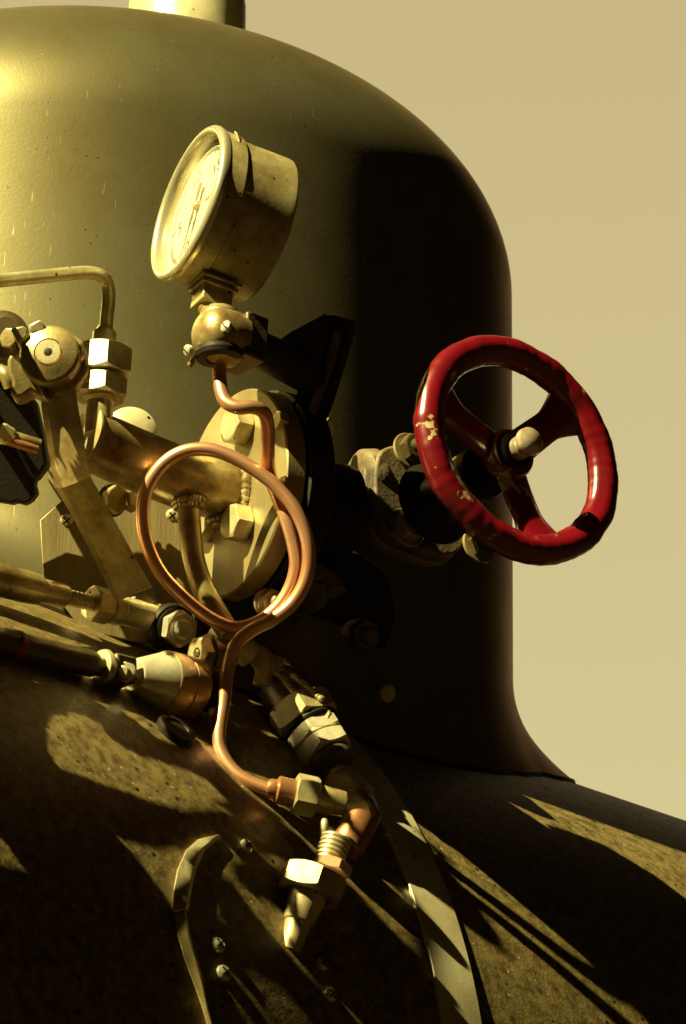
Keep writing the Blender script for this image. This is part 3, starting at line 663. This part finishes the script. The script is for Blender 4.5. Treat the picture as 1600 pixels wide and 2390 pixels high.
lathe(m, along(145), rax, pr, 28); m.build('thread', 'steel', tr_)
m = MB(); hexn(m, along(203), rax, 42, u(203, 238), .2); m.build('lock_nut', 'steel', tr_, sharp=25)
m = MB(); lathe(m, along(240), rax, [(0, 37), (u(240, 262), 37), (u(240, 266), 33), (u(240, 338), 33), (u(240, 342), 36), (u(240, 356), 40), (u(240, 358), 20)], 48); m.build('clevis_body', 'steel', tr_)
m = MB(); lathe(m, along(300) + V(-.1, 1, .2) * (33 * S), V(-.1, 1, .2), [(-4, 6), (4, 6), (6, 3)], 20); m.build('grease_point', 'bright', tr_)
en = nv(.48, -.05, .87); ec = P(407, 1466, 440)
m = MB(); lathe(m, ec, en, [(-44, 50), (-40, 56), (-6, 56), (0, 52), (2, 46), (2, 20)], 56); m.build('eye', 'black', tr_)
m = MB(); lathe(m, ec, en, [(3, 40), (5, 47), (9, 47), (9, 36)], 48); m.build('washer', 'black', tr_)
bolt(tr_, ec + en * (8 * S), en, 43, 30, name='pivot_nut', mat='bright', stud=23, rot=.1)

# ================================================================== lower rod with cone union
tq = thing('reach_rod', 'lower dark rod with red paint mark ending in a bright cone and copper sleeve', 'rod', P(200, 1550, 880))
def QP(x, y): return P(x, y, 760 + .80 * (360 - x))
qx = (QP(330, 1576) - QP(40, 1504)).normalized(); q0 = QP(0, 1497)
al = lambda x: q0 + qx * (x / qx.dot(RX) * S)
uq = lambda x0, x1: (x1 - x0) / qx.dot(RX)
m = MB(); lathe(m, al(-160), qx, [(0, 33), (uq(-160, 190), 30), (uq(-160, 200), 24), (uq(-160, 212), 24)], 48, jit=.05); m.build('rod_bar', 'dull', tq)
m = MB(); lathe(m, al(26), qx, [(0, 31.5), (2, 33.5), (16, 33.5), (20, 31.5)], 40, jit=.05); m.build('paint_mark', 'redmark', tq)
m = MB(); lathe(m, al(208), qx, [(0, 28), (3, 37), (12, 40), (18, 36), (24, 34)], 48); m.build('collar', 'steel', tq)
m = MB(); box(m, al(250), qx * (30 * S), frame(qx)[1] * (30 * S), frame(qx)[2] * (30 * S)); m.build('end_block', 'dull', tq, bevel=6)
bolt(tq, al(266) + V(0, .05, 1) * (28 * S), nv(-.15, .1, .98), 25, 14, name='cap_nut', mat='bright', stud=13)
m = MB(); lathe(m, al(284), qx, [(0, 36), (4, 39), (uq(284, 338), 66), (uq(284, 342), 68)], 64); m.build('cone', 'bright', tq)
m = MB(); c_ = al(342); lathe(m, c_, qx, [(0, 69), (4, 71), (44, 71), (47, 68), (50, 71), (88, 70), (96, 62), (96, 30)], 64); m.build('copper_sleeve', 'brass', tq)
m = MB(); lathe(m, al(380), qx, [(0, 46), (60, 42), (90, 42)], 40); m.build('tail', 'black', tq)

# ================================================================== bracket and nuts right of the cone
tk = thing('fitting_bracket', 'pale angled bracket with a side nut under the crossing of the copper tube', 'bracket', P(480, 1560, 640))
m = MB(); pk = [zH(x, y) for x, y in ((225, 510), (260, 468), (330, 515), (425, 568), (405, 605), (350, 585), (400, 640), (455, 690), (500, 675), (480, 790), (440, 865), (415, 740), (320, 650), (240, 560))]
slab(m, [P(x, y, 640 + .5 * (y - 1560)) for x, y in pk], V(.3, -.3, -.9) * (26 * S)); m.build('angle_plate', 'steel', tk, bevel=3)
nk_ = nv(-.80, .05, .6); kc = P(*zH(440, 440), 640)
m = MB(); hexn(m, kc, nk_, 40, 32, .3, hole=13); m.build('side_nut', 'steel', tk, sharp=25)
m = MB(); lathe(m, kc, -nk_, [(-4, 44), (4, 44), (10, 38), (60, 34)], 40); m.build('side_boss', 'olive', tk)
m = MB(); lathe(m, kc, nk_, [(20, 9), (33, 9), (35, 6)], 24); m.build('nut_core', 'dull', tk)

# ================================================================== stack of pipe fittings going down right
tf = thing('pipe_fittings', 'diagonal chain of steel fittings and hexagonal nuts under the copper coil', 'pipe fitting', P(700, 1700, 520))
F = [P(545, 1500, 560), P(640, 1590, 520), P(700, 1680, 520), P(752, 1780, 560), P(800, 1858, 640)]
m = MB(); tube(m, [P(505, 1470, 590), P(540, 1500, 570), P(580, 1530, 550)], 32, 32, 4); m.build('inlet_boss', 'steel', tf)
m = MB(); a0 = P(572, 1522, 600); slab(m, [P(*zH(x, y), 555 + .3 * (y - 500)) for x, y in ((665, 420), (700, 395), (830, 385), (880, 440), (885, 520), (860, 665), (740, 660), (765, 560), (720, 500))], V(.1, -.2, -1) * (44 * S)); m.build('tee_block', 'steel', tf, bevel=8)
m = MB(); slab(m, [P(*zH(x, y), 505 + .25 * (y - 500)) for x, y in ((870, 445), (985, 480), (1025, 535), (930, 520), (1010, 560), (1100, 640), (1200, 750), (1260, 800), (1305, 860), (1285, 915), (1190, 900), (1080, 860), (1075, 760), (1020, 680), (930, 610), (870, 600))], V(.1, -.25, -.95) * (90 * S)); m.build('casting', 'steel', tf, bevel=6)
m = MB()
for i in range(11):
    q = i / 10; x = 1030 + 200 * q; y = 605 + 160 * q; c = P(*zH(x, y), 520 + .25 * (y - 500)); lathe(m, c, nv(.3, .5, .8), [(0, 9), (5, 8), (8, 3)], 12)
    x = 900 + 150 * q; y = 585 + 150 * q ** 1.3; c = P(*zH(x, y), 522 + .25 * (y - 500)); lathe(m, c, nv(.3, .5, .8), [(0, 7), (4, 6), (7, 2)], 12)
m.build('cast_thread', 'steel', tf)
cx_ = (P(812, 1850, 655) - P(690, 1660, 520)).normalized(); h0 = P(693, 1655, 520)
m = MB(); lathe(m, h0, cx_, [(-70, 60), (-20, 60), (4, 62)], 48); m.build('barrel', 'dull', tf)
m = MB(); hexn(m, h0, cx_, 82, 62, .12); m.build('large_nut', 'steel', tf, sharp=25)
m = MB(); lathe(m, h0 + cx_ * (60 * S), cx_, [(0, 70), (10, 70), (14, 62)], 48); m.build('seal_ring', 'black', tf)
m = MB(); hexn(m, h0 + cx_ * (74 * S), cx_, 70, 36, .30); m.build('jam_nut', 'bright', tf, sharp=25, label='upper of two very bright thin hexagonal nuts')
m = MB(); hexn(m, h0 + cx_ * (112 * S), cx_, 68, 40, .30); m.build('jam_nut', 'bright', tf, sharp=25, label='lower of two very bright thin hexagonal nuts')
m = MB(); lathe(m, h0 + cx_ * (150 * S), cx_, [(0, 46), (8, 52), (20, 54), (30, 50), (34, 36)], 48); m.build('collar_ring', 'dull', tf)
# elbow
te = thing('elbow_fitting', 'square shouldered brass elbow joining the fittings chain, copper tube and drain', 'elbow', P(840, 1880, 690))
ec_ = P(852, 1882, 700)
m = MB(); lathe(m, P(783, 1812, 635), (P(850, 1880, 700) - P(783, 1812, 635)), [(0, 30), (8, 36), (14, 36), (18, 30), (24, 36), (32, 38), (92, 40)], 40); m.build('upper_leg', 'olive', te)
m = MB(); slab(m, [P(x, y, 745) for x, y in ((800, 1850), (836, 1836), (868, 1868), (882, 1898), (862, 1940), (800, 1920), (786, 1885))], V(.1, 0, -1) * (80 * S)); m.build('corner_body', 'olive', te, bevel=16)
m = MB(); c1 = P(846, 1905, 705); c2 = P(790, 2020, 800); lathe(m, c1, c2 - c1, [(-10, 40), (30, 42), (100, 40), (108, 38), (112, 33), (150, 30)], 44); m.build('lower_leg', 'copper_dull', te)
# drain fitting below
tdn = thing('drain_fitting', 'drain fitting with a wide chamfered hexagonal nut hanging below the elbow', 'drain fitting', P(740, 2060, 1100))
dx_ = V(-.30, -.86, .40).normalized(); d0 = P(775, 1990, 1010)
m = MB(); pr = []
for i in range(5): pr += [(i * 11, 30), (i * 11 + 4, 34), (i * 11 + 7, 34), (i * 11 + 10, 30)]
lathe(m, d0 + dx_ * (-36 * S), dx_, pr + [(60, 30)], 32); m.build('ribbed_stem', 'steel', tdn)
m = MB(); tube(m, [P(757, 1915, 960), P(755, 1945, 975), P(748, 1972, 990), P(752, 1992, 1000)], 9, 14, 5, rads=lambda q: 7 + 3 * math.sin(q * 9)); m.build('drip_wire', 'steel', tdn)
m = MB(); hexn(m, d0 + dx_ * (26 * S) + V(.6, 0, 0) * (20 * S), dx_, 44, 26, .2); m.build('copper_nut', 'copper', tdn, sharp=25)
m = MB(); hexn(m, P(735, 2040, 1070), dx_, 78, 56, .35, hole=50); m.build('hex_nut', 'steel', tdn, sharp=25)
m = MB(); lathe(m, P(735, 2040, 1070) + dx_ * (50 * S), dx_, [(0, 44), (30, 40), (70, 34), (74, 30), (140, 24)], 40); m.build('tail_pipe', 'steel', tdn)

# ================================================================== screws, strap and small things on the boiler
def bn(p):   # outward normal of the boiler
    v_ = p - BC; v_ = v_ - A * v_.dot(A); return v_.normalized()
for (x, y, R, lb) in ((575, 1975, 17, 'cross head screw highest of those in the black side of the boiler'), (508, 2206, 18, 'cross head screw just above the sunlit one near the vertical strap'),
                      (521, 2272, 19, 'brightest cross head screw, sunlit, casting a shadow on the boiler'), (751, 2250, 16, 'upper of the two dim screws left of the polished band'), (770, 2323, 17, 'lower of the two dim screws left of the polished band')):
    p_ = PB(x, y, 3); n_ = bn(p_)
    ts_ = thing('cross_head_screw', lb, 'screw', p_, 'cross head screws in the boiler cladding')
    slot_screw(ts_, p_, n_, R, name='screw_head', mat='bright', cross=True)
# bent strap crossing the cladding
tst = thing('cladding_strap', 'pale raised metal strap edge running down the dark cladding', 'strap', PB(430, 2100, 5))
Ls = [(462, 1958), (432, 1985), (412, 2030), (403, 2080), (402, 2128)]; Rs = [(512, 1946), (474, 1978), (451, 2030), (441, 2080), (434, 2122)]
m = MB(); ribbon(m, [PB(x, y, 16) for x, y in Ls], [PB(x, y, 26) for x, y in Rs], V(.2, -.3, -.9) * (24 * S)); m.build('strap_edge', 'steel', tst, bevel=3)
Ls = [(402, 2128), (412, 2180), (430, 2240), (452, 2300), (470, 2350), (484, 2400), (496, 2450)]; Rs = [(430, 2122), (440, 2180), (458, 2240), (474, 2300), (484, 2350), (498, 2400), (510, 2450)]
m = MB(); ribbon(m, [PB(x, y, 10) for x, y in Ls], [PB(x, y, 20) for x, y in Rs], V(.2, -.3, -.9) * (20 * S)); m.build('strap_edge', 'olive', tst, bevel=3)
# rounded lug under the rods
tlg = thing('round_lug', 'small round black lug with a bright worn edge below the copper sleeve', 'lug', PB(405, 1712, 0))
m = MB(); pl_ = PB(405, 1712, -4); lathe(m, pl_, bn(pl_), [(0, 48), (14, 48), (18, 44), (18, 34), (14, 32), (14, 2)], 40); m.build('lug_ring', 'black', tlg)
# bolt head seen under the sleeve of the copper tube

for o_, k_ in ((tf, -85), (te, -45), (tdn, -40), (tp, -60)): o_.location = o_.location + ZC * (k_ * S)
# ================================================================== added unseen sheet, cut to cast the boiler's shade and lit patches
def inside(p, poly):
    x, y = p; r = False; j = len(poly) - 1
    for i in range(len(poly)):
        xi, yi = poly[i]; xj, yj = poly[j]
        if (yi > y) != (yj > y) and x < (xj - xi) * (y - yi) / (yj - yi) + xi: r = not r
        j = i
    return r
LIT = [[(95, 1690), (110, 1665), (170, 1655), (232, 1680), (240, 1700), (262, 1722), (310, 1752), (398, 1778), (455, 1800), (490, 1822), (530, 1862), (500, 1868), (560, 1898), (480, 1884), (430, 1890), (350, 1868), (230, 1825), (130, 1790), (100, 1750)],
       [(255, 1938), (330, 1965), (430, 1975), (470, 1945), (520, 1960), (548, 1990), (575, 1998), (530, 2005), (543, 2040), (490, 2035), (465, 2048), (490, 2080), (505, 2130), (480, 2125), (402, 2128), (370, 2080), (310, 2000)],
       [(605, 1990), (650, 1995), (690, 2022), (640, 2020), (612, 2012)],
       [(400, 2262), (450, 2240), (600, 2268), (690, 2330), (740, 2400), (760, 2500), (470, 2500), (430, 2360)],
       [(-80, 1900), (0, 1945), (58, 2028), (0, 2015), (-80, 1990)],
       [(850, 1830), (880, 1850), (990, 1945), (1010, 2010), (1060, 2120), (1095, 2270), (1050, 2215), (960, 2095), (915, 2060), (880, 1960)],
       [(1000, 1990), (1080, 2040), (1200, 2110), (1250, 2230), (1330, 2420), (1140, 2420), (1110, 2270), (1060, 2110)]]
for x_, y_ in ((575, 1975), (508, 2206), (751, 2250), (770, 2323)): LIT.append([(x_ - 20, y_ - 20), (x_ + 14, y_ - 22), (x_ + 20, y_ + 14), (x_ - 14, y_ + 20)])
xs = list(range(-90, 1650, 7)); ys = list(range(1508, 2560, 7))
pt = {}
xplane = P(-110, 1195, 0).x
for x in xs:
    for y in ys:
        b_ = boil(x, y)
        if b_ is None: continue
        p_ = P(x, y, b_); pt[(x, y)] = p_ + LDIR * ((xplane - p_.x) / LDIR.x)
guard = []
def G(x, y, d, r):
    p_ = P(x, y, d); q_ = p_ + LDIR * ((xplane - p_.x) / LDIR.x); guard.append((q_, r * S))
for q in cp[12:]: G(*q, 42)

for q in range(0, 360, 15):
    a_ = math.radians(q); v_ = gc + (gu * math.cos(a_) + gr * math.sin(a_)) * (160 * S); guard.append((v_ + LDIR * ((xplane - v_.x) / LDIR.x), 45 * S))
for q_ in ((570, 1225, 480), (572, 1000, 480), (500, 1150, 480), (543, 1150, 440), (560, 1300, 470), (520, 1050, 460), (620, 1200, 500), (590, 1130, 480), (600, 1060, 480)): G(*q_, 60)
for q in range(0, 360, 20):
    a_ = math.radians(q); v_ = fc + (e[1] * math.cos(a_) + e[2] * math.sin(a_)) * (200 * S); w_ = v_ + LDIR * ((xplane - v_.x) / LDIR.x); guard.append((w_, 30 * S))
for x, y, d, r in ((0, 1497, 1048, 45), (100, 1524, 968, 45), (200, 1550, 888, 55), (230, 1530, 896, 60), (150, 1535, 930, 50), (272, 1562, 830, 60), (300, 1560, 815, 60), (330, 1575, 790, 75), (380, 1590, 745, 75), (700, 1850, 850, 55), (760, 1850, 820, 50), (650, 1840, 850, 40), (800, 1870, 833, 40), (850, 1880, 740, 55),
                   (800, 1960, 760, 50), (740, 2040, 1070, 46), (700, 2060, 1090, 30), (765, 1990, 1010, 30), (640, 1590, 560, 60), (700, 1680, 560, 80), (740, 1760, 590, 80), (480, 1560, 640, 60), (655, 2140, 1105, 34), (640, 2175, 1120, 30)): G(x, y, d, r)
vs = []; ix = {}; fs = []
for x in xs[:-1]:
    for y in ys[:-1]:
        if x > 1040: continue
        if x > 400 and y < 1640 + max(0, x - 640) * .9: continue
        q = [(x, y), (x + 7, y), (x + 7, y + 7), (x, y + 7)]
        if any(k not in pt for k in q): continue
        if any(inside((x + 3.5, y + 3.5), pl) for pl in LIT): continue
        ce = (pt[q[0]] + pt[q[2]]) / 2
        if any((ce - g_).length < (r_g if x < 950 else min(r_g, 24 * S)) for g_, r_g in guard): continue
        for k in q:
            if k not in ix: ix[k] = len(vs); vs.append(pt[k])
        fs.append(tuple(ix[k] for k in q))
m = MB(); m.add(vs, fs); o = m.build('shadow_sheet', 'black', origin=P(-110, 1700, 1200))
md = o.modifiers.new('thick', 'SOLIDIFY'); md.thickness = .002
tag(o, 'added unseen black sheet just past the left edge, its ragged cut-outs shaped to shade the boiler', 'shadow caster')
